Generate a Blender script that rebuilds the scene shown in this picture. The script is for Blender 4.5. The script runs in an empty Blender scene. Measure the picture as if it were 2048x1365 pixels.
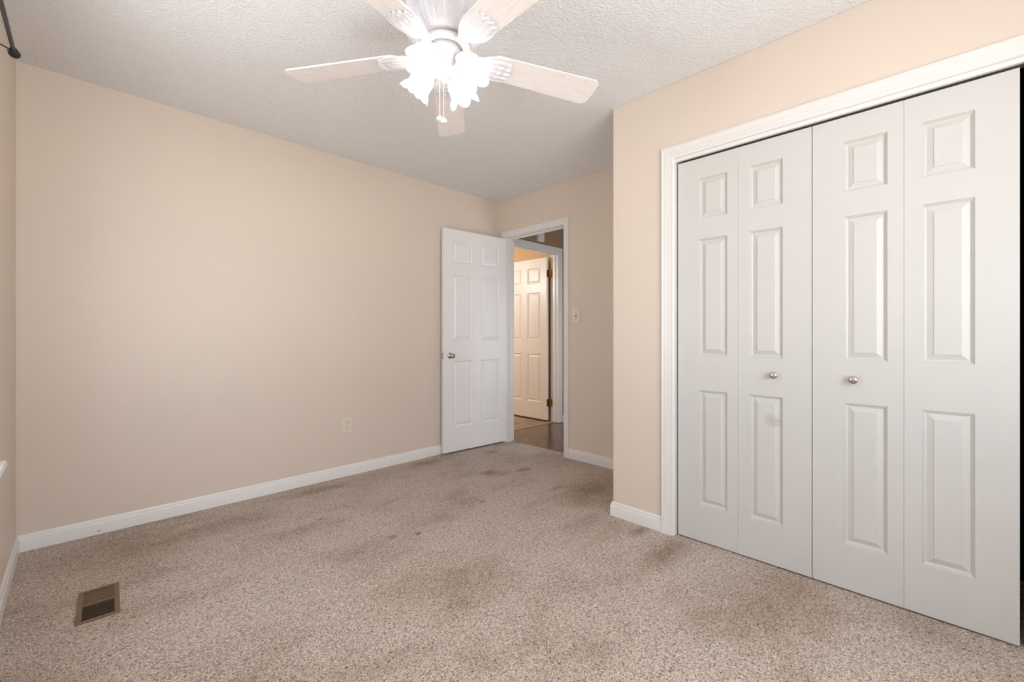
import bpy, bmesh, math, random
from math import sin, cos, pi, radians, atan2, sqrt, hypot
from mathutils import Vector, Matrix
random.seed(7)
S = bpy.context.scene
COL = S.collection

# ------------------------------------------------------------------ camera
cd = bpy.data.cameras.new('camera'); cam = bpy.data.objects.new('camera', cd); COL.objects.link(cam)
cam.location = (0, 0, 1.0776)
cam.rotation_euler = (radians(90), 0, radians(-45))
cd.sensor_width = 36; cd.lens = 871.11/2048*36
cd.shift_y = -10.8/2048; cd.clip_start = 0.02
S.camera = cam

# ------------------------------------------------------------------ sky, daylight, exposure
W = bpy.data.worlds.new('sky'); S.world = W; W.use_nodes = True
nt = W.node_tree; nt.nodes.clear()
wo = nt.nodes.new('ShaderNodeOutputWorld'); bg = nt.nodes.new('ShaderNodeBackground')
tc = nt.nodes.new('ShaderNodeTexCoord'); sx = nt.nodes.new('ShaderNodeSeparateXYZ')
rp = nt.nodes.new('ShaderNodeValToRGB')
nt.links.new(tc.outputs['Generated'], sx.inputs[0]); nt.links.new(sx.outputs[2], rp.inputs[0])
e = rp.color_ramp.elements
e[0].position = 0.0; e[0].color = (1.25, 1.24, 1.22, 1)
e[1].position = 0.06; e[1].color = (.86, .93, 1, 1)
nt.links.new(rp.outputs[0], bg.inputs[0]); nt.links.new(bg.outputs[0], wo.inputs[0])
bg.inputs[1].default_value = 5.4

def area(name, loc, rot, sx_, sy_, power, color=(1, 1, 1), portal=False):
    l = bpy.data.lights.new(name, 'AREA'); l.shape = 'RECTANGLE'; l.size = sx_; l.size_y = sy_
    l.energy = power; l.color = color
    if portal: l.cycles.is_portal = True
    o = bpy.data.objects.new(name, l); COL.objects.link(o); o.location = loc; o.rotation_euler = rot
    return o
YR_ = -.76; WX0, WX1 = -.12, 1.75                      # opening of the added, unseen window in wall_right, put in for its light
WY0, WY1, WZ0, WZ1 = 1.50, 2.20, .66, 2.02          # the window opening in wall_left
area('window_portal', (-.40, (WY0+WY1)/2, (WZ0+WZ1)/2), (0, radians(-90), 0), WZ1-WZ0, WY1-WY0, 1, portal=True)
area('window_portal', (1.0, YR_-.20, (WZ0+WZ1)/2), (radians(90), 0, 0), WX1-WX0, WZ1-WZ0, 1, portal=True)  # portal of the added window
area('hall_daylight', (4.05, 1.75, 1.0), (radians(90), 0, 0), .9, 1.4, 9, (.92, .95, 1))
def point(name, loc, power, color, r=.03):
    l = bpy.data.lights.new(name, 'POINT'); l.energy = power; l.color = color; l.shadow_soft_size = r
    o = bpy.data.objects.new(name, l); COL.objects.link(o); o.location = loc; return o
point('far_room_lamp', (2.9, 4.7, 1.9), 34, (1, .99, .96), .08)
BULB_W = .1
vs = S.view_settings
vs.view_transform = 'Standard'; vs.look = 'None'; vs.gamma = 1; vs.exposure = 0.40; vs.use_curve_mapping = False
S.cycles.max_bounces = 10; S.cycles.diffuse_bounces = 6; S.cycles.transparent_max_bounces = 12
S.cycles.use_denoising = True; S.cycles.sample_clamp_indirect = 6

# ------------------------------------------------------------------ material helpers
def lin(c): return tuple((v/255/12.92 if v/255 <= .04045 else ((v/255+.055)/1.055)**2.4) for v in c) + (1,)
class NB:
    def __init__(s, name):
        s.m = bpy.data.materials.new(name); s.m.use_nodes = True; s.t = s.m.node_tree
        s.b = s.t.nodes['Principled BSDF']; s.out = s.t.nodes['Material Output']
    def n(s, kind, **kw):
        x = s.t.nodes.new('ShaderNode'+kind)
        for k, v in kw.items(): setattr(x, k, v)
        return x
    def l(s, a, b): s.t.links.new(a, b)
    def val(s, x, v): 
        if isinstance(v, (int, float, tuple)): x.default_value = v
        else: s.l(v, x)
    def obj(s): return s.n('TexCoord').outputs['Object']
    def mapped(s, v, scale=(1, 1, 1), loc=(0, 0, 0), rot=(0, 0, 0)):
        m = s.n('Mapping'); s.l(v, m.inputs[0]); m.inputs['Scale'].default_value = scale
        m.inputs['Location'].default_value = loc; m.inputs['Rotation'].default_value = rot; return m.outputs[0]
    def noise(s, v, scale, detail=3, rough=.5, dist=0):
        x = s.n('TexNoise'); s.l(v, x.inputs['Vector']); x.inputs['Scale'].default_value = scale
        x.inputs['Detail'].default_value = detail; x.inputs['Roughness'].default_value = rough
        x.inputs['Distortion'].default_value = dist; return x.outputs[0]
    def ramp(s, f, stops):
        x = s.n('ValToRGB'); s.l(f, x.inputs[0]); el = x.color_ramp.elements
        while len(el) < len(stops): el.new(.5)
        for q, (p, c) in zip(el, stops):
            q.position = p; q.color = c if len(c) == 4 else tuple(c)+(1,)
        return x.outputs[0]
    def math(s, op, a, b=0.0, clamp=False):
        x = s.n('Math', operation=op, use_clamp=clamp); s.val(x.inputs[0], a); s.val(x.inputs[1], b); return x.outputs[0]
    def mix(s, f, a, b, blend='MIX'):
        x = s.n('Mix', data_type='RGBA', blend_type=blend); s.val(x.inputs[0], f)
        s.val(x.inputs[6], a); s.val(x.inputs[7], b); return x.outputs[2]
    def bump(s, h, strength, dist):
        x = s.n('Bump'); x.inputs['Strength'].default_value = strength; x.inputs['Distance'].default_value = dist
        s.l(h, x.inputs['Height']); s.l(x.outputs[0], s.b.inputs['Normal']); return x
    def set(s, color=None, rough=None, metal=None, spec=None):
        if color is not None: s.val(s.b.inputs['Base Color'], color)
        if rough is not None: s.val(s.b.inputs['Roughness'], rough)
        if metal is not None: s.b.inputs['Metallic'].default_value = metal
        if spec is not None: s.b.inputs['Specular IOR Level'].default_value = spec
        return s
    def blob(s, v, c, rx, ry, wob=.35, soft=.5, nscale=25, axes=(0, 1)):
        """a stain: 1 inside an irregular patch about c (two axes of v), 0 outside"""
        sp = s.n('SeparateXYZ'); s.l(v, sp.inputs[0])
        a = s.math('DIVIDE', s.math('SUBTRACT', sp.outputs[axes[0]], c[0]), rx)
        b = s.math('DIVIDE', s.math('SUBTRACT', sp.outputs[axes[1]], c[1]), ry)
        d = s.math('SQRT', s.math('ADD', s.math('MULTIPLY', a, a), s.math('MULTIPLY', b, b)))
        d = s.math('ADD', d, s.math('MULTIPLY', s.math('SUBTRACT', s.noise(v, nscale, 3), .5), wob*2))
        mr = s.n('MapRange'); s.l(d, mr.inputs[0]); mr.inputs[1].default_value = 1; mr.inputs[2].default_value = 1-soft
        return mr.outputs[0]

def simple(name, rgb, rough=.5, metal=0, spec=.5):
    return NB(name).set(lin(rgb), rough, metal, spec).m

M = {}
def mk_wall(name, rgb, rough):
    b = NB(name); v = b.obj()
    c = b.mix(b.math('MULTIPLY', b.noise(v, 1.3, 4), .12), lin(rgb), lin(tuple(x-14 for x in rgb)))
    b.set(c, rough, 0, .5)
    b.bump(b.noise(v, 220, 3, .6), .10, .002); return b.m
M['wall'] = mk_wall('beige_satin_paint', (222, 209, 196), .42)
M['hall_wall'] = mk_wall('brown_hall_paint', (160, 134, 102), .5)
M['far_wall'] = mk_wall('tan_far_paint', (208, 170, 118), .5)
b = NB('ceiling_stipple'); v = b.obj()
n1 = b.noise(b.mapped(v, (1, 1.0, 1), rot=(0, 0, .6)), 92, 3, .55, .25); n2 = b.noise(v, 210, 2, .5)
h = b.math('ADD', b.ramp(n1, [(.44, (0, 0, 0)), (.66, (1, 1, 1))]), b.math('MULTIPLY', n2, .5))
b.set(b.mix(n1, lin((236, 237, 239)), lin((243, 244, 246))), .85, 0, .25); b.bump(h, .62, .004); M['ceiling'] = b.m

def mk_trim(name, rgb, rough=.32, grain=0, marks=()):
    b = NB(name); v = b.obj()
    c = b.mix(b.math('MULTIPLY', b.noise(v, 6, 3), .3), lin(rgb), lin(tuple(x-8 for x in rgb)))
    for (ctr, rx, ry, col, amt, axes, ns) in marks:
        c = b.mix(b.math('MULTIPLY', b.blob(v, ctr, rx, ry, .4, .7, ns, axes), amt), c, lin(col))
    b.set(c, rough, 0, .5)
    if grain:
        g = b.noise(b.mapped(v, (1, 1, .05)), 330, 3, .6, .4)
        b.bump(g, grain, .0012)
    else:
        b.bump(b.noise(v, 60, 2), .05, .002)
    return b.m
M['trim'] = mk_trim('white_trim_paint', (229, 228, 227))
M['base_long'] = mk_trim('white_baseboard_scuffed', (236, 235, 234), marks=[
    ((.085, .018), .011, .0045, (70, 60, 50), .9, (0, 2), 60), ((.055, .052), .003, .003, (110, 95, 80), .8, (0, 2), 60),
    ((.42, .03), .003, .003, (120, 105, 90), .8, (0, 2), 60)])
M['door'] = mk_trim('white_door_paint', (238, 238, 240), .34)
M['door_far'] = mk_trim('cream_white_door_paint', (238, 234, 226), .36)
M['closet'] = mk_trim('white_moulded_door_grain', (207, 206, 204), .38, .30, marks=[
    ((.150, .668), .045, .036, (165, 163, 158), .42, (0, 2), 40), ((.135, .69), .022, .018, (170, 168, 162), .3, (0, 2), 70),
    ((.172, .672), .022, .004, (140, 136, 128), .5, (0, 2), 70), ((.176, .655), .024, .0035, (140, 136, 128), .45, (0, 2), 70)])
M['closet_plain'] = mk_trim('white_moulded_door_clean', (207, 206, 204), .38, .30)
M['dark'] = simple('closet_dark_interior', (38, 34, 30), .9)
M['nickel'] = simple('satin_nickel', (196, 190, 184), .24, 1)
M['brass'] = simple('antique_brass', (176, 136, 72), .28, 1)
M['black_metal'] = NB('dark_bronze_metal').set(lin((62, 60, 58)), .42, .6).m
M['ivory'] = simple('ivory_plastic', (228, 217, 204), .35)
M['slot'] = simple('dark_slot', (70, 58, 46), .6)
M['vent'] = simple('brown_painted_metal', (120, 95, 72), .45)
M['vent_dark'] = simple('duct_dark', (22, 17, 14), .9)
M['fan_white'] = simple('fan_white_enamel', (222, 222, 228), .35)
M['porcelain'] = simple('white_porcelain', (244, 242, 238), .2)
# fan blades: whitewashed, faint pinkish grain
b = NB('whitewashed_blade'); v = b.obj()
g = b.noise(b.mapped(v, (3, 26, 1)), 3.0, 4, .6, 1.6)
b.set(b.mix(b.ramp(g, [(.35, (0, 0, 0)), (.7, (1, 1, 1))]), lin((244, 240, 239)), lin((236, 226, 223))), .42); M['blade'] = b.m
# glowing frosted glass shades (lit lamps)
b = NB('frosted_lit_glass')
em = b.n('Emission'); em.inputs[0].default_value = (1, .93, .82, 1); em.inputs[1].default_value = .60
tl = b.n('BsdfTranslucent'); tl.inputs[0].default_value = (.95, .93, .9, 1)
tr = b.n('BsdfTransparent'); a1 = b.n('AddShader'); mx = b.n('MixShader'); mx.inputs[0].default_value = .36
b.l(tl.outputs[0], a1.inputs[0]); b.l(em.outputs[0], a1.inputs[1])
b.l(a1.outputs[0], mx.inputs[1]); b.l(tr.outputs[0], mx.inputs[2]); b.l(mx.outputs[0], b.out.inputs[0]); M['shade'] = b.m
b = NB('lit_bulb'); em = b.n('Emission'); em.inputs[0].default_value = (1, .9, .75, 1); em.inputs[1].default_value = 1.6
tr = b.n('BsdfTransparent'); mx = b.n('MixShader'); mx.inputs[0].default_value = .5
b.l(em.outputs[0], mx.inputs[1]); b.l(tr.outputs[0], mx.inputs[2]); b.l(mx.outputs[0], b.out.inputs[0]); M['bulb'] = b.m
b = NB('window_glass'); tr = b.n('BsdfTransparent'); gl = b.n('BsdfGlossy'); gl.inputs['Roughness'].default_value = .02
mx = b.n('MixShader'); mx.inputs[0].default_value = .045
b.l(tr.outputs[0], mx.inputs[1]); b.l(gl.outputs[0], mx.inputs[2]); b.l(mx.outputs[0], b.out.inputs[0]); M['glass'] = b.m

# carpet: flecked cut pile with wear and stains
def mk_carpet(name, tint, stains):
    b = NB(name); v = b.obj()
    f1 = b.noise(v, 155, 3, .75, 1.3); f2 = b.noise(v, 390, 2, .6); f3 = b.noise(v, 55, 3, .6)
    f = b.math('ADD', b.math('MULTIPLY', f1, .62), b.math('ADD', b.math('MULTIPLY', f2, .30), b.math('MULTIPLY', f3, .08)))
    c = b.ramp(f, [(.385, lin(tint[0])), (.46, lin(tint[1])), (.52, lin(tint[2])), (.60, lin(tint[3]))])
    wear = b.noise(b.mapped(v, (1, 1.6, 1), rot=(0, 0, .5)), 2.1, 5, .6, .4)
    c = b.mix(1.0, c, b.ramp(wear, [(.33, (.76, .73, .70)), (.50, (.96, .955, .95)), (.62, (1.0, 1.0, 1.0))]), 'MULTIPLY')
    for (ctr, rx, ry, col, amt, wob, soft) in stains:
        k = b.math('MULTIPLY', b.blob(v, ctr, rx, ry, wob, soft, 14), amt*.72)
        c = b.mix(k, c, b.mix(1.0, c, lin(col), 'MULTIPLY'))
    b.set(c, .95, 0, .1); b.b.inputs['Sheen Weight'].default_value = .12
    b.bump(b.math('ADD', f1, b.math('MULTIPLY', f2, .5)), .55, .008)
    return b.m
brown = (196, 168, 140)
M['carpet'] = mk_carpet('flecked_beige_carpet', [(64, 50, 42), (154, 136, 122), (218, 201, 187), (242, 232, 222)], [
    ((2.30, 2.55), .10, .06, brown, .9, .5, .6), ((2.54, 2.41), .09, .05, brown, .9, .5, .5), ((2.72, 2.97), .10, .06, brown, .7, .5, .6),
    ((2.33, 2.47), .16, .10, (205, 185, 165), .8, .5, .8), ((2.40, 1.95), .10, .05, (200, 180, 160), .7, .5, .8),
    ((1.86, 2.13), .03, .016, (150, 120, 92), .9, .6, .7), ((1.01, 2.60), .03, .025, (176, 140, 104), .8, .6, .7),
    ((1.32, 2.04), .02, .016, (120, 84, 60), 1, .6, .6), ((1.19, 2.10), .04, .03, (190, 165, 140), .8, .6, .8),
    ((2.06, .99), .30, .10, (186, 168, 152), 1, .4, .8), ((2.20, 1.20), .14, .05, (176, 158, 142), .9, .4, .8),
    ((1.20, 3.10), .30, .09, (196, 180, 164), 1, .5, .8), ((2.1, 3.12), .26, .10, (196, 180, 164), .9, .5, .8),
    ((2.62, 1.75), .50, .26, (216, 203, 192), 1, .5, .9), ((2.1, .45), .55, .22, (222, 210, 200), 1, .5, .9),
    ((.2, 2.9), .34, .30, (206, 192, 180), 1, .5, .9), ((.35, 1.55), .10, .05, (190, 172, 155), .8, .5, .8),
    ((.58, 1.15), .06, .05, (185, 165, 145), .7, .5, .8), ((1.05, 1.62), .28, .20, (230, 220, 210), .9, .6, .9)])
M['carpet_far'] = mk_carpet('far_room_carpet', [(104, 82, 60), (160, 134, 106), (190, 164, 134), (214, 190, 160)], [((3.75, 3.75), .15, .1, brown, .9, .5, .6)])
# dark laminate planks running along Y
b = NB('dark_laminate'); v = b.obj()
sp = b.n('SeparateXYZ'); b.l(v, sp.inputs[0])
px = b.math('DIVIDE', sp.outputs[0], .125); idx = b.math('FLOOR', px)
wn = b.n('TexWhiteNoise', noise_dimensions='1D'); b.l(idx, wn.inputs['W'])
g = b.noise(b.mapped(v, (16, 1.6, 1)), 2.2, 5, .65, .8)
c = b.ramp(g, [(.3, lin((72, 50, 38))), (.5, lin((108, 78, 61))), (.72, lin((142, 108, 86)))])
c = b.mix(b.math('MULTIPLY', wn.outputs[0], .35), c, lin((86, 60, 46)))
fr = b.math('FRACT', px); seam = b.math('LESS_THAN', fr, .025)
b.set(b.mix(b.math('MULTIPLY', seam, .7), c, lin((30, 20, 15))), b.math('ADD', b.math('MULTIPLY', g, .12), .16), 0, .5); b.bump(g, .12, .001); M['laminate'] = b.m

# ------------------------------------------------------------------ mesh helpers
class MB:
    def __init__(s): s.v = []; s.f = []
    def add(s, vs_, fs, mat=None):
        o = len(s.v); s.v += [tuple(mat @ Vector(p)) if mat is not None else tuple(p) for p in vs_]
        s.f += [tuple(o+i for i in f) for f in fs]; return s
    def box(s, lo, hi, mat=None):
        x0, y0, z0 = lo; x1, y1, z1 = hi
        return s.add([(x0, y0, z0), (x1, y0, z0), (x1, y1, z0), (x0, y1, z0), (x0, y0, z1), (x1, y0, z1), (x1, y1, z1), (x0, y1, z1)],
                     [(0, 3, 2, 1), (4, 5, 6, 7), (0, 1, 5, 4), (1, 2, 6, 5), (2, 3, 7, 6), (3, 0, 4, 7)], mat)
    def lathe(s, prof, n=32, mat=None, rfun=None, cap=True):
        """prof: (r, z) list; rfun(r, z, a, i) -> (r, z)"""
        vs_ = []
        for i, (r, z) in enumerate(prof):
            for k in range(n):
                a = 2*pi*k/n; rr, zz = rfun(r, z, a, i) if rfun else (r, z)
                vs_.append((rr*cos(a), rr*sin(a), zz))
        fs = [(i*n+k, i*n+(k+1) % n, (i+1)*n+(k+1) % n, (i+1)*n+k) for i in range(len(prof)-1) for k in range(n)]
        if cap:
            fs.append(tuple(reversed(range(n)))); fs.append(tuple((len(prof)-1)*n+k for k in range(n)))
        return s.add(vs_, fs, mat)
    def tube(s, pts, r, n=10, mat=None):
        P = [Vector(p) for p in pts]; vs_ = []
        for i, p in enumerate(P):
            t = (P[min(i+1, len(P)-1)]-P[max(i-1, 0)]).normalized()
            up = Vector((0, 0, 1)) if abs(t.z) < .9 else Vector((1, 0, 0))
            a = t.cross(up).normalized(); c = a.cross(t).normalized()
            rr = r[i] if isinstance(r, (list, tuple)) else r
            for k in range(n): vs_.append(p+a*rr*cos(2*pi*k/n)+c*rr*sin(2*pi*k/n))
        fs = [(i*n+k, i*n+(k+1) % n, (i+1)*n+(k+1) % n, (i+1)*n+k) for i in range(len(P)-1) for k in range(n)]
        fs.append(tuple(reversed(range(n)))); fs.append(tuple((len(P)-1)*n+k for k in range(n)))
        return s.add(vs_, fs, mat)
    def sweep(s, path, prof, mapf):
        """mitred sweep: path of (a,b); prof of (o,t): o along the left normal, t across the plane; mapf(a,b,t)->xyz"""
        P = [Vector(p) for p in path]; m = len(prof); vs_ = []
        for i, p in enumerate(P):
            d0 = (P[i]-P[i-1]).normalized() if i else None
            d1 = (P[i+1]-P[i]).normalized() if i < len(P)-1 else None
            n0 = Vector((-d0.y, d0.x)) if d0 else None; n1 = Vector((-d1.y, d1.x)) if d1 else None
            if n0 is None: nn = n1
            elif n1 is None: nn = n0
            else: nn = (n0+n1)/(1+n0.dot(n1))
            for o, t in prof:
                q = p+nn*o; vs_.append(mapf(q.x, q.y, t))
        fs = [(i*m+k, i*m+(k+1) % m, (i+1)*m+(k+1) % m, (i+1)*m+k) for i in range(len(P)-1) for k in range(m)]
        fs.append(tuple(reversed(range(m)))); fs.append(tuple((len(P)-1)*m+k for k in range(m)))
        return s.add(vs_, fs)
    def build(s, name, mat, parent=None, smooth=None, bevel=0, seg=2):
        me = bpy.data.meshes.new(name); me.from_pydata([tuple(v) for v in s.v], [], s.f)
        bm = bmesh.new(); bm.from_mesh(me); bmesh.ops.recalc_face_normals(bm, faces=bm.faces); bm.to_mesh(me); bm.free()
        me.materials.append(mat)
        if smooth is not None:
            me.shade_smooth(); me.set_sharp_from_angle(angle=radians(smooth))
        o = bpy.data.objects.new(name, me); COL.objects.link(o)
        if bevel:
            md = o.modifiers.new('bevel', 'BEVEL'); md.width = bevel; md.segments = seg; md.limit_method = 'ANGLE'
        if parent: o.parent = parent
        return o
def tag(o, label, cat, group=None, kind=None):
    o['label'] = label; o['category'] = cat
    if group: o['group'] = group
    if kind: o['kind'] = kind
    return o
def struct(o, label=None, cat=None):
    o['kind'] = 'structure'
    if label: o['label'] = label; o['category'] = cat
    return o
def empty(name, loc, rz=0):
    o = bpy.data.objects.new(name, None); COL.objects.link(o); o.location = loc; o.rotation_euler = (0, 0, rz); o.empty_display_size = .1
    return o
def copy_tree(o, parent=None):
    c = o.copy(); COL.objects.link(c)
    if parent: c.parent = parent
    for ch in list(o.children): copy_tree(ch, c)
    return c

# ------------------------------------------------------------------ room shell
XW, XB, XC, YL, YC, YR, H = -.2121, 3.0658, 2.2771, 3.2655, 1.4196, -.76, 2.44
T = .115; XH = XB+T; YH = 3.40; YF = YH+T
struct(MB().box((XW-.13, YR-.12, -.12), (3.157, YL, 0)).build('floor', M['carpet']), 'stained beige flecked carpet of the bedroom', 'carpet')
struct(MB().box((3.157, 1.6, -.12), (5.3, 3.475, -.004)).build('floor_hall', M['laminate']), 'dark brown laminate floor of the hall beyond the doorway', 'floor')
struct(MB().box((1.9, 3.475, -.12), (5.3, 6.6, 0)).build('floor_far_room', M['carpet_far']), 'tan carpet in the room across the hall', 'carpet')
struct(MB().box((XW-.13, YR-.12, H), (5.3, 6.6, H+.1)).build('ceiling', M['ceiling']), 'grey white stippled popcorn ceiling', 'ceiling')
struct(MB().box((XW-.13, YL, -.12), (XH, YH, H)).build('wall_long', M['wall']), 'long blank beige wall with the outlet', 'wall')
w = MB()
w.box((XW-.13, YR-.13, -.12), (WX0, YR, H)); w.box((WX1, YR-.13, -.12), (XC+.8, YR, H)); w.box((WX0, YR-.13, -.12), (WX1, YR, WZ0)); w.box((WX0, YR-.13, WZ1), (WX1, YR, H))
struct(w.build('wall_right', M['wall']))
w = MB()
w.box((XW-.13, YR, -.12), (XW, WY0, H)); w.box((XW-.13, WY1, -.12), (XW, YL, H))
w.box((XW-.13, WY0, -.12), (XW, WY1, WZ0)); w.box((XW-.13, WY0, WZ1), (XW, WY1, H))
struct(w.build('wall_left', M['wall']), 'sliver of beige window wall at the left edge', 'wall')
DY0, DY1, DZ = 2.398, 3.170, 2.083      # rough opening of the bedroom door
w = MB(); w.box((XB, YC-.11, -.12), (XH, DY0, H)); w.box((XB, DY1, -.12), (XH, YL, H)); w.box((XB, DY0, DZ), (XH, DY1, H))
w.box((XB, DY0, -.12), (3.157, DY1, -.02))
struct(w.build('wall_back', M['wall']), 'beige end wall around the open bedroom doorway', 'wall')
CY0, CY1, CZ = -.235, 1.057, 2.030      # rough opening of the closet
w = MB(); U = [(YR, -.12), (CY0, -.12), (CY0, CZ), (CY1, CZ), (CY1, -.12), (YC, -.12), (YC, H), (YR, H)]
w.add([(XC, a, c) for a, c in U]+[(XC+.105, a, c) for a, c in U], [tuple(range(8)), tuple(range(15, 7, -1))]+[(i, (i+1) % 8, 8+(i+1) % 8, 8+i) for i in range(8)])
struct(w.build('wall_closet', M['wall'], bevel=.004), 'beige wall above and beside the white bifold closet doors', 'wall')
struct(MB().box((XC+.105, YC-.11, -.12), (XB, YC, H)).build('wall_return', M['wall']))
w = MB(); w.box((XC+.66, YR, 0), (XC+.70, YC-.11, H)); w.box((XC+.105, YC-.115, 0), (XC+.66, YC-.11, H)); w.box((XC+.105, YR, 0), (XC+.66, YR+.005, H))
struct(w.build('wall_closet_inside', M['dark']))
# hall and the room across it
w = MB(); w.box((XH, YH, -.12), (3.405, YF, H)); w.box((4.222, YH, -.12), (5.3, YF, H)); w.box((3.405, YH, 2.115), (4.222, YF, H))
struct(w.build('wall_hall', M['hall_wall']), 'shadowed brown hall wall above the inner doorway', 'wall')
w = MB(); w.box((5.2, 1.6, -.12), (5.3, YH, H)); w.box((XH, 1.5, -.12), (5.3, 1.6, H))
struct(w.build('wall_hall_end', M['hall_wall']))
w = MB(); w.box((4.235, YF, -.12), (4.335, 6.6, H)); w.box((1.9, 6.5, -.12), (4.235, 6.6, H)); w.box((1.8, YF, -.12), (1.9, 6.6, H)); w.box((1.9, YH, -.12), (XH, YF, H))
struct(w.build('wall_far_room', M['far_wall']), 'tan wall glimpsed above the door across the hall', 'wall')

# ------------------------------------------------------------------ baseboards (o = out from wall, t = height)
def bb_profile(h=.083, d=.0125):
    return [(0, -.01), (d, -.01), (d, h*.70), (d*.93, h*.745), (d*.70, h*.775), (d*.64, h*.80), (d*.70, h*.835), (d*.66, h*.90), (d*.46, h*.965), (d*.2, h), (0, h)]
def baseboard(name, path, mat, label=None, h=.083):
    o = MB().sweep(path, bb_profile(h), lambda a, b_, t: (a, b_, t)).build(name, mat, smooth=40)
    return struct(o, label, 'baseboard' if label else None)
G = .0
baseboard('baseboard_left', [(XW, YL), (XW, YR)], M['trim'], 'white baseboard under the window wall at the left edge')
baseboard('baseboard_long', [(XB, YL), (XW, YL)], M['base_long'], 'long white baseboard with a dark scuff under the blank wall')
baseboard('baseboard_back', [(XB, YC), (XB, 2.357)], M['trim'], 'short white baseboard right of the bedroom doorway')
baseboard('baseboard_closet', [(XC, 1.109), (XC, YC), (XB, YC)], M['trim'], 'white baseboard wrapping the corner beside the closet')
# path orientation: left normal must point into the room
baseboard('baseboard_hall', [(5.2, YH), (4.285, YH)], M['trim'])

# ------------------------------------------------------------------ casings and jambs
colonial = [(0, 0), (0, .013), (.002, .0165), (.0075, .0175), (.0095, .0155), (.011, .0145), (.031, .0135), (.033, .0115), (.035, .0118),
            (.047, .0108), (.049, .0085), (.0515, .0095), (.056, .0105), (.061, .0095), (.0645, .0075), (.066, .005), (.067, 0)]
def rev(prof, wdt): return [(wdt-o, t) for o, t in prof]
# closet casing: path runs along the inner edge, o measured outward
cin0, cin1, cinz = -.211, 1.0415, 2.030
pr = [(.067-o, t) for o, t in colonial]
# going up the low-Y side, across, and down the high-Y side with the wall seen from -X: outward is the left side when a = Y reversed
o = MB().sweep([(cin1, 0), (cin1, cinz), (cin0, cinz), (cin0, 0)], [(-q, t) for q, t in pr], lambda a, b_, t: (XC-t, a, b_)).build('trim_1', M['trim'], smooth=30)
struct(o, 'white moulded casing around the bifold closet doors', 'door casing')
w = MB(); w.box((XC, cin1-.004, 0), (XC+.105, CY1, CZ)); w.box((XC, CY0, 0), (XC+.105, cin0+.006, CZ)); w.box((XC, cin0+.006, 2.0105), (XC+.017, cin1-.004, CZ))
struct(w.build('trim_2', M['trim'], bevel=.0015), 'white jamb lining the closet opening', 'door jamb')
# bedroom door casing: flat with a small rounded edge
flat = [(0, 0), (0, .0105), (.003, .013), (.010, .0135), (.044, .0125), (.052, .0095), (.055, .007), (.056, 0)]
din0, din1, dinz = 2.412, 3.156, 2.070
o = MB().sweep([(din1, 0), (din1, dinz), (din0, dinz), (din0, 0)], [(-(.056-q), t) for q, t in flat], lambda a, b_, t: (XB-t, a, b_)).build('trim_3', M['trim'], smooth=30)
struct(o, 'white casing around the bedroom doorway', 'door casing')
w = MB(); w.box((XB, DY0, 0), (XH, 2.418, DZ)); w.box((XB, 3.150, 0), (XH, DY1, DZ)); w.box((XB, 2.418, 2.064), (XH, 3.150, DZ))
w.box((XB+.040, 2.418, 0), (XB+.075, 2.429, 2.064)); w.box((XB+.040, 3.139, 0), (XB+.075, 3.150, 2.064)); w.box((XB+.040, 2.429, 2.053), (XB+.075, 3.139, 2.064))
struct(w.build('trim_4', M['trim'], bevel=.0015), 'white jamb with stop strip lining the bedroom doorway', 'door jamb')
# casing on the inner doorway across the hall
hin0, hin1, hinz = 3.42, 4.206, 2.092
o = MB().sweep([(hin0, 0), (hin0, hinz), (hin1, hinz), (hin1, 0)], [(.067-q, t) for q, t in colonial], lambda a, b_, t: (a, YH-t, b_)).build('trim_5', M['trim'], smooth=30)
struct(o, 'white moulded casing of the inner doorway across the hall', 'door casing')
w = MB(); w.box((3.405, YH, 0), (3.425, YF, 2.115)); w.box((4.200, YH, 0), (4.222, YF, 2.115)); w.box((3.425, YH, 2.086), (4.200, YF, 2.115))
w.box((4.188, YH+.035, 0), (4.200, YH+.07, 2.086)); w.box((3.425, YH+.035, 2.074), (4.188, YH+.07, 2.086))
struct(w.build('trim_6', M['trim'], bevel=.0015), 'white jamb of the inner doorway across the hall', 'door jamb')

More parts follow.
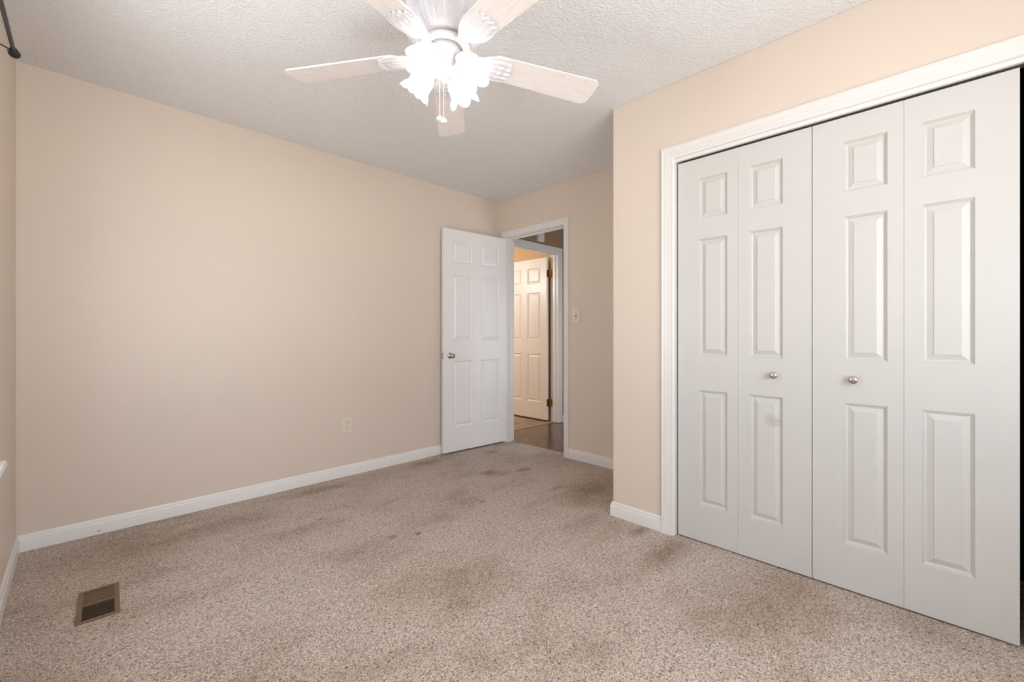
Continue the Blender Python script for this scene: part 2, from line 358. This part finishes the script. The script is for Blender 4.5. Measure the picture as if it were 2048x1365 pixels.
# ------------------------------------------------------------------ raised panel leaves
def panel_leaf(Wd, Hh, Th, panels, rings, z0=0.0, back=True):
    """leaf in local x (width) y (front at 0, facing -y; back at Th) z; panels: (x0,x1,z0,z1); rings: (inset, depth)"""
    mb = MB(); xs = sorted({0, Wd} | {p[0] for p in panels} | {p[1] for p in panels}); zs = sorted({0, Hh} | {p[2] for p in panels} | {p[3] for p in panels})
    def face(yf, sgn):
        for i in range(len(xs)-1):
            for j in range(len(zs)-1):
                xa, xb, za, zb = xs[i], xs[i+1], zs[j], zs[j+1]
                hit = [p for p in panels if p[0] <= xa+1e-6 and p[1] >= xb-1e-6 and p[2] <= za+1e-6 and p[3] >= zb-1e-6]
                if hit: continue
                mb.add([(xa, yf, za), (xb, yf, za), (xb, yf, zb), (xa, yf, zb)], [(0, 1, 2, 3)])
        for (xa, xb, za, zb) in panels:
            prev = None
            for ins, dep in rings:
                ring = [(xa+ins, yf+sgn*dep, za+ins), (xb-ins, yf+sgn*dep, za+ins), (xb-ins, yf+sgn*dep, zb-ins), (xa+ins, yf+sgn*dep, zb-ins)]
                if prev:
                    mb.add(prev+ring, [(k, (k+1) % 4, 4+(k+1) % 4, 4+k) for k in range(4)])
                prev = ring
            mb.add(prev, [(0, 1, 2, 3)])
    face(0, 1)
    if back: face(Th, -1)
    else: mb.add([(0, Th, 0), (Wd, Th, 0), (Wd, Th, Hh), (0, Th, Hh)], [(0, 1, 2, 3)])
    mb.add([(0, 0, 0), (0, Th, 0), (0, Th, Hh), (0, 0, Hh)], [(0, 1, 2, 3)]); mb.add([(Wd, 0, 0), (Wd, Th, 0), (Wd, Th, Hh), (Wd, 0, Hh)], [(0, 1, 2, 3)])
    mb.add([(0, 0, 0), (Wd, 0, 0), (Wd, Th, 0), (0, Th, 0)], [(0, 1, 2, 3)]); mb.add([(0, 0, Hh), (Wd, 0, Hh), (Wd, Th, Hh), (0, Th, Hh)], [(0, 1, 2, 3)])
    return mb
def leaf_object(mb, name, mat, parent=None):
    me = bpy.data.meshes.new(name); me.from_pydata(mb.v, [], mb.f)
    bm = bmesh.new(); bm.from_mesh(me); bmesh.ops.remove_doubles(bm, verts=bm.verts, dist=1e-5)
    bmesh.ops.recalc_face_normals(bm, faces=bm.faces); bm.to_mesh(me); bm.free(); me.materials.append(mat)
    o = bpy.data.objects.new(name, me); COL.objects.link(o)
    if parent: o.parent = parent
    return o
R_CLOSET = [(0, 0), (.0012, .0035), (.0032, .0035), (.0045, .0068), (.0065, .0068), (.0078, .0105), (.012, .0125), (.0145, .0122), (.0335, .0050), (.0340, .0030)]
R_DOOR = [(0, 0), (.003, .0055), (.008, .0095), (.011, .0118), (.015, .0118), (.017, .0105), (.036, .0035), (.037, .0024)]

def knob_mb(mat4, scale=1.0, rose=True):
    m = MB(); s = scale
    prof = [(.0, 0), (.013, 0), (.013, .002), (.008, .004), (.0062, .010), (.0065, .015), (.010, .0185), (.0145, .021), (.0165, .0245), (.0165, .027), (.0145, .0305), (.009, .0328), (.003, .0335), (0, .0336)]
    m.lathe([(r*s, z*s) for r, z in prof], 28, mat4, cap=False); return m

# closet bifold doors: local x runs along -Y (left to right in view), front faces -X
XD = 2.2970; ZB, ZT = .007, 2.0020
RZ = radians(-90)
def bifold(name, ya, ym, yb, wide_a, label, knob_leaf, mats):
    root = empty(name, (XD, ya, ZB), RZ); struct(root, label, 'closet door')
    Hh = ZT-ZB
    zp = [(.193-ZB+.004, .793-ZB), (.972-ZB, 1.580-ZB), (1.684-ZB, 1.896-ZB)]
    for k, (p, q) in enumerate(((ya, ym), (ym, yb))):
        Wd = p-q-.0008; wide = .1105 if (k == 0) == wide_a else .0495
        x0 = wide; x1 = x0+.1405
        if (k == 0) != wide_a: x0 = .0505; x1 = x0+.1405
        lf = leaf_object(panel_leaf(Wd, Hh, .032, [(x0, x1, a, c) for a, c in zp], R_CLOSET), 'door_leaf', mats[k], root)
        lf.location = (ya-p+.0004, 0, 0)
        if k == knob_leaf:
            kx = p-(.569 if knob_leaf == 1 else .2765)
            kb = knob_mb(Matrix.Translation((kx-.0004, 0, .894-ZB)) @ Matrix.Rotation(radians(90), 4, 'X')).build('knob', M['nickel'], lf, smooth=50)
            kb['label'] = 'round satin nickel knob'
    return root
bifold('door_1', 1.0290, .7275, .4240, True, 'left pair of white bifold closet door leaves with a grey smudge', 1, [M['closet_plain'], M['closet']])
bifold('door_2', .4220, .1210, -.1765, True, 'right pair of white bifold closet door leaves nearest the dark gap', 0, [M['closet_plain'], M['closet_plain']])

# bedroom door, open against the long wall
ang = atan2(3.195-3.146, 2.33-3.062)
root = empty('door_3', (2.33, 3.195, .018), ang+pi); struct(root, 'open white six panel bedroom door with nickel knob', 'door')
Wd = .733; Hh = 2.032
zz = [(.222, .826), (1.013, 1.618), (1.730, 1.930)]
pans = [(Wd-b_, Wd-a, c, d) for a, b_ in ((.094, .312), (.416, .636)) for c, d in zz]
slab = leaf_object(panel_leaf(Wd, Hh, .035, pans, R_DOOR), 'door_panel', M['door'], root)
# ball knob with rose, both sides
kp = [(0, 0), (.032, 0), (.032, .003), (.029, .007), (.019, .011), (.0125, .014), (.0115, .026), (.013, .031), (.020, .035), (.0255, .043), (.0265, .050), (.0245, .058), (.018, .0625), (.010, .0635), (.0, .062)]
m = MB(); kx = Wd-.668; kz = .877
m.lathe([(r*.86, z) for r, z in kp], 32, Matrix.Translation((kx, 0, kz)) @ Matrix.Rotation(radians(90), 4, 'X'), cap=False)
k = m.build('door_knob', M['nickel'], root, smooth=40); k['label'] = 'nickel ball knob'
m = MB(); m.lathe([(r*.86, z*.9) for r, z in kp], 32, Matrix.Translation((kx, .035, kz)) @ Matrix.Rotation(radians(-90), 4, 'X'), cap=False)
k = m.build('door_knob', M['nickel'], root, smooth=40); k['label'] = 'nickel ball knob on the wall side'
m = MB(); m.box((-.0015, .005, kz-.028), (0, .030, kz+.028)); m.box((-.009, .012, kz-.009), (-.0015, .023, kz+.009))
k = m.build('latch_plate', M['nickel'], root, bevel=.001); k['label'] = 'steel latch plate'
for z in (.20, 1.02, 1.80):
    m = MB(); m.tube([(Wd+.002, .040, z-.045), (Wd+.002, .040, z+.045)], .005, 10); m.box((Wd, .008, z-.044), (Wd+.0015, .038, z+.044))
    m.build('hinge', M['brass'], root)

# door of the room across the hall, open ninety degrees into that room
root = empty('door_4', (4.135, YF+.012+.75, .024), RZ); struct(root, 'cream white panelled door open in the room across the hall', 'door')
Wd = .75; Hh = 2.030
pans = [(Wd-b_, Wd-a, c, d) for a, b_ in ((.10, .325), (.430, .655)) for c, d in ((.215, .82), (1.00, 1.60), (1.715, 1.915))]
slab = leaf_object(panel_leaf(Wd, Hh, .035, pans, R_DOOR), 'door_panel', M['door_far'], root)
for z in (.215, 1.83):
    m = MB(); m.tube([(Wd+.013, .042, z-.046), (Wd+.013, .042, z+.046)], .0075, 12)
    m.box((Wd-.002, .004, z-.045), (Wd+.002, .042, z+.045)); m.box((Wd+.010, .040, z-.045), (Wd+.038, .062, z+.045))
    for zz_ in (-.028, 0, .028): m.box((Wd+.004, .020, z+zz_-.004), (Wd+.006, .030, z+zz_+.004))
    h_ = m.build('hinge', M['brass'], root, bevel=.001); h_['label'] = 'antique brass hinge'

# ------------------------------------------------------------------ windows (just outside the frame; one stool end is in view, the other is added for light)
def window(name, loc, rz, Wd, z0, z1, ext, label):
    """local frame: x along the wall, y into the room (0 at the wall face), z from the sill"""
    root = empty(name, loc, rz); struct(root, label, 'window' if label else None); Hh = z1-z0; x0, x1 = -Wd/2, Wd/2
    m = MB()
    for a, c, p, q in ((x0, x0+.03, 0, Hh), (x1-.03, x1, 0, Hh), (x0+.03, x1-.03, 0, .03), (x0+.03, x1-.03, Hh-.03, Hh)): m.box((a, -.125, p), (c, -.001, q))
    m.build('window_frame', M['trim'], root, bevel=.002)
    for p, q, y0 in ((.03, Hh/2+.02, -.065), (Hh/2-.02, Hh-.03, -.10)):
        m = MB(); a, c = x0+.03, x1-.03; f = .04
        m.box((a, y0, p), (a+f, y0+.03, q)); m.box((c-f, y0, p), (c, y0+.03, q)); m.box((a+f, y0, p), (c-f, y0+.03, p+f)); m.box((a+f, y0, q-f), (c-f, y0+.03, q))
        sash = m.build('sash', M['trim'], root, bevel=.002)
        MB().box((a+f, y0+.012, p+f), (c-f, y0+.016, q-f)).build('pane', M['glass'], sash)
    MB().sweep([(x1, 0), (x1, Hh), (x0, Hh), (x0, 0)], [(-(.067-q), t) for q, t in colonial], lambda a, b_, t: (a, t, b_)).build('casing', M['trim'], root, smooth=30)
    # stool: a board with a rounded nose, and the apron below
    stp = [(0, -.033), (.040, -.033), (.043, -.0315), (.0445, -.028), (.0435, -.024), (.040, -.022), (.0405, -.020), (.0415, -.017), (.040, -.0145), (.036, -.013), (0, -.013)]
    MB().sweep([(0, 0), (0, 1)], [(-q, t) for q, t in stp], lambda a, b_, t: (x0-ext+b_*(Wd+2*ext), a, t)).build('stool', M['trim'], root, smooth=40)
    MB().box((x0-.07, 0, -.095), (x1+.07, .014, -.033)).build('apron', M['trim'], root, bevel=.003)
window('window_1', (XW, (WY0+WY1)/2, WZ0), RZ, WY1-WY0, WZ0, WZ1, .102, 'white window with its stool end showing at the left edge')
window('window_added', ((WX0+WX1)/2, YR, WZ0), 0, WX1-WX0, WZ0, WZ1, .102, None)  # added window behind the camera, brings daylight onto the long wall

# ------------------------------------------------------------------ curtain rod
root = empty('curtain_rod', (-.161, 2.38, 2.11)); tag(root, 'dark bronze curtain rod with round end cap above the window at top left', 'curtain rod')
rodp = [(-.161, 2.40, 2.112), (-.161, 2.2, 2.096), (-.161, 2.0, 2.082), (-.161, 1.75, 2.072), (-.161, 1.55, 2.078), (-.161, 1.36, 2.09)]
def relc(m): m.v = [(x+.161, y-2.38, z-2.11) for x, y, z in m.v]; return m
relc(MB().tube(rodp, .0062, 16)).build('rod', M['black_metal'], root, smooth=60)
d = (Vector(rodp[0])-Vector(rodp[1])).normalized(); q = d.to_track_quat('Z', 'Y').to_matrix().to_4x4()
m = MB().lathe([(0, -.004), (.0075, -.004), (.0085, .000), (.0085, .004), (.0105, .006), (.0105, .009), (.0125, .011), (.0155, .017), (.0165, .023), (.0155, .028), (.012, .031), (0, .0325)], 28, Matrix.Translation(rodp[0]) @ q, cap=False)
relc(m).build('end_cap', M['black_metal'], root, smooth=50)
bp = Vector((-.161, 2.385, 2.1108))
m = MB(); m.tube([bp+q.to_3x3() @ Vector((.0085*cos(t), .0085*sin(t), 0)) for t in [i*pi/10 for i in range(21)]], .0018, 8)
m.tube([bp+Vector((-.007, 0, -.004)), bp+Vector((-.018, 0, .001)), bp+Vector((-.032, 0, .006)), bp+Vector((-.0505, 0, .006))], .0026, 8)
m.tube([bp+Vector((-.007, 0, -.004)), bp+Vector((-.012, 0, -.009)), bp+Vector((-.016, 0, -.009))], .0022, 8)
m.box((XW, bp.y-.012, bp.z-.03), (XW+.003, bp.y+.012, bp.z+.03))
relc(m).build('bracket', M['black_metal'], root, smooth=50)

# ------------------------------------------------------------------ outlet and switch
root = empty('wall_outlet', (1.470, YL, .388)); tag(root, 'ivory duplex electrical outlet low on the long beige wall', 'outlet')
m = MB(); m.box((-.041, -.006, -.062), (.041, 0, .062)); m.build('cover_plate', M['ivory'], root, bevel=.004, seg=3)
for zc in (.0195, -.0195):
    r = MB(); r.lathe([(0, 0), (.0165, 0), (.0165, .0025), (.0155, .0035), (0, .0035)], 28, Matrix.Translation((0, -.0055, zc)) @ Matrix.Rotation(radians(90), 4, 'X') @ Matrix.Diagonal((1, .86, 1, 1)), cap=False)
    rc = r.build('receptacle', M['ivory'], root, smooth=40)
    s_ = MB(); s_.box((-.0075, -.0097, zc), (-.0050, -.0085, zc+.0085)); s_.box((.0050, -.0097, zc+.001), (.0073, -.0085, zc+.0080))
    s_.lathe([(0, 0), (.0026, 0), (.0026, .0012), (0, .0012)], 14, Matrix.Translation((0, -.0085, zc-.0075)) @ Matrix.Rotation(radians(90), 4, 'X'), cap=False)
    s_.build('slots', M['slot'], rc)
MB().lathe([(0, 0), (.003, 0), (.003, .001), (0, .0013)], 14, Matrix.Translation((0, -.006, 0)) @ Matrix.Rotation(radians(90), 4, 'X'), cap=False).build('screw', M['slot'], root)
root = empty('light_switch', (XB, 2.277, 1.250), RZ); tag(root, 'ivory toggle light switch beside the bedroom doorway', 'light switch')
m = MB(); m.box((-.040, -.006, -.061), (.040, 0, .061)); m.build('cover_plate', M['ivory'], root, bevel=.004, seg=3)
m = MB(); m.box((-.0052, -.0072, -.012), (.0052, -.0058, .012)); m.build('toggle_slot', M['slot'], root)
m = MB(); m.box((-.0038, -.015, -.004), (.0038, -.004, .006), Matrix.Rotation(radians(-24), 4, 'X')); m.build('toggle', M['ivory'], root, bevel=.001)
for zc in (.03, -.03):
    MB().lathe([(0, 0), (.0032, 0), (.0032, .001), (0, .0014)], 14, Matrix.Translation((0, -.006, zc)) @ Matrix.Rotation(radians(90), 4, 'X'), cap=False).build('screw', M['slot'], root)
# door chime on the hall wall above the inner doorway
root = empty('door_chime', (3.85, YH, 2.225)); tag(root, 'small white box on the brown hall wall above the inner doorway', 'door chime')
m = MB(); m.box((-.055, -.04, -.045), (.055, 0, .075)); m.build('chime_cover', M['trim'], root, bevel=.008, seg=3)

# ------------------------------------------------------------------ floor register
root = empty('floor_vent', (.0635, 2.417, 0), radians(-2.1)); tag(root, 'brown metal floor register set in the carpet', 'floor vent')
VX, VY = .0625, .1375
m = MB(); m.box((-VX, -VY, 0), (-VX+.016, VY, .006)); m.box((VX-.016, -VY, 0), (VX, VY, .006))
m.box((-VX+.016, -VY, 0), (VX-.016, -VY+.014, .006)); m.box((-VX+.016, VY-.014, 0), (VX-.016, VY, .006))
m.build('vent_frame', M['vent'], root, bevel=.0015)
MB().box((-VX+.014, -VY+.012, .0003), (VX-.014, VY-.012, .0008)).build('duct_opening', M['vent_dark'], root)
n = 9
for sgn in (-1, 1):
    for i in range(n):
        y = sgn*(.013+i*(VY-.030)/n)
        m = MB().box((-VX+.015, -.0017, -.0005), (VX-.015, .0017, .0005), Matrix.Translation((0, y, .0036)) @ Matrix.Rotation(radians(42*sgn), 4, 'X'))
        m.build('louver', M['vent'], root)
MB().box((-VX+.015, -.003, .001), (VX-.015, .003, .0062)).build('centre_bar', M['vent'], root)
MB().box((.012, .020, .001), (.016, .024, .009)).build('damper_lever', M['nickel'], root)

# ------------------------------------------------------------------ ceiling fan
FX, FY, FZ, PH = .988, 1.347, 2.141, radians(50.5)
fan = empty('ceiling_fan', (FX, FY, H)); tag(fan, 'white ornate five blade ceiling fan with four lit flower shades', 'ceiling fan')
dz = FZ-H                                   # blade plane, fan-local
# motor housing: embossed acanthus leaves
prof = []
zs0, zs1 = dz+.046, -.0
NH = 220
for i in range(NH+1):
    s_ = i/NH; z = zs0+(zs1-zs0)*s_
    r = .100+.050*sin(min(1, s_/.24)*pi/2)**.9 - .030*max(0, (s_-.5)/.5)**1.5
    prof.append((r, z))
def acanthus(r, z, a, i):
    n_ = 14; u = (a*n_/(2*pi)+.5) % 1.0; w_ = abs(u-.5)*2          # 0 on the mid rib, 1 in the valley between leaves
    s_ = i/NH; h_ = s_*(zs1-zs0)
    body = .0065*sqrt(max(0, 1-w_*w_))-.003
    fade = max(0, min(1, (w_-.10)/.12))*max(0, min(1, (.97-w_)/.1))
    comb = .0019*sin(2*pi*(h_/.0068+2.6*w_**1.6))*fade
    rib = .0022*max(0, 1-w_/.12)
    k = min(1, s_/.05)
    return r+(body+comb+rib)*k, z
m = MB().lathe(prof, 420, rfun=acanthus)
m.build('motor_housing', M['fan_white'], fan, smooth=50)
m = MB().lathe([(.03, dz+.050), (.060, dz+.050), (.060, dz+.037), (.088, dz+.037), (.093, dz+.033), (.094, dz+.026), (.090, dz+.020), (.080, dz+.017), (.068, dz+.018), (.064, dz+.024), (.062, dz+.034), (.03, dz+.036)], 64, cap=False)
m.build('flywheel', M['fan_white'], fan, smooth=40)
# blade: local x outward, built flat then pitched; centre line at z = 0
def blade_mb():
    m = MB(); r0, r1 = .175, .662; out = []
    N = 24
    def hw(t): return .056+.013*t
    pts = []
    rc = .030
    L = [(r0+.012, -hw(0)), ]
    top = []
    pts.append((r0, -hw(0)+.02)); pts.append((r0+.02, -hw(0)))
    for i in range(1, 8): t = i/8; pts.append((r0+(r1-rc-r0)*t, -hw(t)))
    for i in range(9):
        a = -pi/2+i*pi/16; pts.append((r1-rc+rc*cos(a), -hw(1)+rc+rc*sin(a)))
    for i in range(9):
        a = i*pi/16; pts.append((r1-rc+rc*cos(a), hw(1)-rc+rc*sin(a)))
    for i in range(7, 0, -1): t = i/8; pts.append((r0+(r1-rc-r0)*t, hw(t)))
    pts.append((r0+.02, hw(0))); pts.append((r0, hw(0)-.02))
    n_ = len(pts); th = .006
    m.add([(x, y, 0) for x, y in pts]+[(x, y, th) for x, y in pts],
          [tuple(reversed(range(n_))), tuple(range(n_, 2*n_))]+[(i, (i+1) % n_, n_+(i+1) % n_, n_+i) for i in range(n_)])
    return m
def iron_mb():
    """leaf shaped blade iron: arm from the flywheel, then a plate with five lobes under the blade"""
    m = MB(); NS, NT = 44, 64; top = []; bot = []
    for i in range(NS+1):
        s_ = i/NS
        if s_ < .30: w_ = .024-.010*sin(s_/.30*pi)
        else:
            q = (s_-.30)/.70; w_ = .0225+.037*sin(min(1, q*1.25)*pi/2)-.006*max(0, q-.8)/.2
        for j in range(NT+1):
            t = -1+2*j/NT
            x = .075+s_*.150
            lob = max(0, (s_-.45)/.55)
            x += lob**1.3*(.030*(1-.55*t*t)+.013*abs(cos(2.5*pi*t)))
            y = w_*t*(1+.06*lob*abs(cos(2.5*pi*t)))
            arm = max(0, 1-s_/.42)
            z = -.006+.030*arm**1.2
            vein = abs(sin(2.5*pi*t)) if s_ > .40 else 0
            rel_ = -.0055*(1-abs(t)**3)*min(1, s_*3+.3)
            rel_ += .0042*(1-vein)*lob*(1 if abs(t) < .97 else 0)
            rel_ += -.0022*sin(s_*46)*lob*(1-abs(t))
            bot.append((x, y, z+rel_)); top.append((x, y, -.0012 if s_ > .60 else z+.006))
    n_ = NT+1; o_ = len(bot)
    fs = []
    for i in range(NS):
        for j in range(NT):
            a = i*n_+j
            fs.append((a, a+n_, a+n_+1, a+1)); fs.append((o_+a, o_+a+1, o_+a+n_+1, o_+a+n_))
    rim = [j for j in range(n_)]+[i*n_+NT for i in range(1, NS+1)]+[NS*n_+j for j in range(NT-1, -1, -1)]+[i*n_ for i in range(NS-1, 0, -1)]
    for k in range(len(rim)):
        a, c = rim[k], rim[(k+1) % len(rim)]; fs.append((a, c, o_+c, o_+a))
    m.add(bot+top, fs); return m
pitch = Matrix.Rotation(radians(-12), 4, 'X')
protoB = blade_mb(); protoI = iron_mb()
protoB.v = [tuple(pitch @ Vector(p)) for p in protoB.v]
def tw(p):
    k = min(1, max(0, (p[0]-.085)/.085)); return tuple(Matrix.Rotation(radians(-12*k), 4, 'X') @ Vector(p))
protoI.v = [tw(p) for p in protoI.v]
bl0 = protoB.build('blade', M['blade'], fan); bl0.location = (0, 0, dz); bl0.rotation_euler = (0, 0, PH)
ir0 = protoI.build('blade_iron', M['fan_white'], bl0, smooth=60)
for sx_, sy_ in ((.205, -.022), (.205, .022), (.228, 0)):
    MB().lathe([(0, -.013), (.004, -.0125), (.0045, -.010), (.0045, -.004), (0, -.004)], 12, pitch @ Matrix.Translation((sx_, sy_, 0)), cap=False).build('screw', M['fan_white'], ir0, smooth=40)
for k in range(1, 5):
    c = copy_tree(bl0, fan); c.rotation_euler = (0, 0, PH+k*radians(72))
# switch cup and light fitter, hung on the axis
m = MB().lathe([(.0, dz+.036), (.048, dz+.036), (.053, dz+.026), (.055, dz+.010), (.053, dz-.006), (.047, dz-.022), (.038, dz-.034), (.036, dz-.046), (0, dz-.047)], 64, cap=False)
m.build('switch_housing', M['fan_white'], fan, smooth=40)
m = MB().lathe([(0, dz-.044), (.034, dz-.045), (.040, dz-.052), (.042, dz-.066), (.036, dz-.080), (.024, dz-.090), (.012, dz-.096), (.009, dz-.104), (.005, dz-.110), (0, dz-.111)], 40, cap=False)
fit = m.build('light_fitter', M['fan_white'], fan, smooth=40)
def shade_geom():
    N = 84; prof = [(.021, 0), (.023, .006), (.034, .018), (.044, .034), (.047, .050), (.045, .064), (.045, .078), (.051, .090), (.060, .100)]
    def pet(r, z, a, i):
        q = max(0, (z-.05)/.05); pk = abs(cos(3*a))**.8
        return r*(1+.16*q*(pk-.5)+.025*sin(6*a)*min(1, z/.03)), z+(.026*(pk-.35)*q*q)
    m = MB(); m.lathe(prof, N, rfun=pet, cap=False)
    n0 = len(prof)
    inner = MB().lathe([(r-.0025, z) for r, z in prof], N, rfun=pet, cap=False)
    o_ = len(m.v); m.v += inner.v; m.f += [tuple(o_+i for i in f) for f in inner.f]
    a = (n0-1)*N; m.f += [(a+k, a+(k+1) % N, o_+a+(k+1) % N, o_+a+k) for k in range(N)]
    return m
SH_AZ = [radians(20+90*k) for k in range(4)]
tilt = radians(42)
sh0 = None
for k, az in enumerate(SH_AZ):
    neck = Vector((.070*cos(az), .070*sin(az), dz-.030))
    ax = Vector((sin(tilt)*cos(az), sin(tilt)*sin(az), -cos(tilt)))
    mat = Matrix.Translation(neck) @ ax.to_track_quat('Z', 'Y').to_matrix().to_4x4()
    a_ = MB(); e0 = Vector((.036*cos(az), .036*sin(az), dz-.060)); mid = Vector((.060*cos(az), .060*sin(az), dz-.050))
    a_.tube([e0, e0*.5+mid*.5+Vector((0, 0, -.002)), mid+Vector((0, 0, .006)), neck-ax*.006], .0075, 12)
    a_.lathe([(0, -.014), (.016, -.013), (.0225, -.006), (.0235, .004), (.0215, .006), (0, .006)], 24, mat, cap=False)
    arm = a_.build('lamp_arm', M['fan_white'], fan, smooth=50)
    if sh0 is None:
        sh = shade_geom().build('lamp_shade', M['shade'], fan, smooth=60); sh0 = sh
        bu = MB().lathe([(0, .006), (.011, .008), (.012, .020), (.019, .034), (.023, .048), (.020, .062), (.011, .070), (0, .072)], 24, cap=False).build('bulb', M['bulb'], sh, smooth=60)
    else:
        sh = copy_tree(sh0, fan)
    sh.matrix_local = mat
    lp = Vector((FX, FY, H))+neck+ax*.082
    point('fan_bulb_light', lp, BULB_W, (1, .95, .90), .022)
# pull chains: beads with porcelain knobs
for (lx, ly, ztop, zkn) in ((-.003, .030, dz-.066, 1.911-H), (-.034, -.038, dz-.030, 1.868-H)):
    m = MB(); z = ztop
    while z > zkn+.006:
        m.lathe([(0, -.0017), (.0012, -.0012), (.0017, 0), (.0012, .0012), (0, .0017)], 8, Matrix.Translation((lx, ly, z)), cap=False); z -= .0042
    m.tube([(lx, ly, ztop), (lx, ly, zkn+.004)], .0006, 6)
    ch = m.build('pull_chain', M['porcelain'], fan, smooth=60)
    MB().lathe([(0, .010), (.003, .010), (.004, .006), (.010, .004), (.0135, 0), (.0135, -.003), (.010, -.007), (.004, -.009), (0, -.0092)], 24, Matrix.Translation((lx, ly, zkn)), cap=False).build('chain_knob', M['porcelain'], ch, smooth=50)
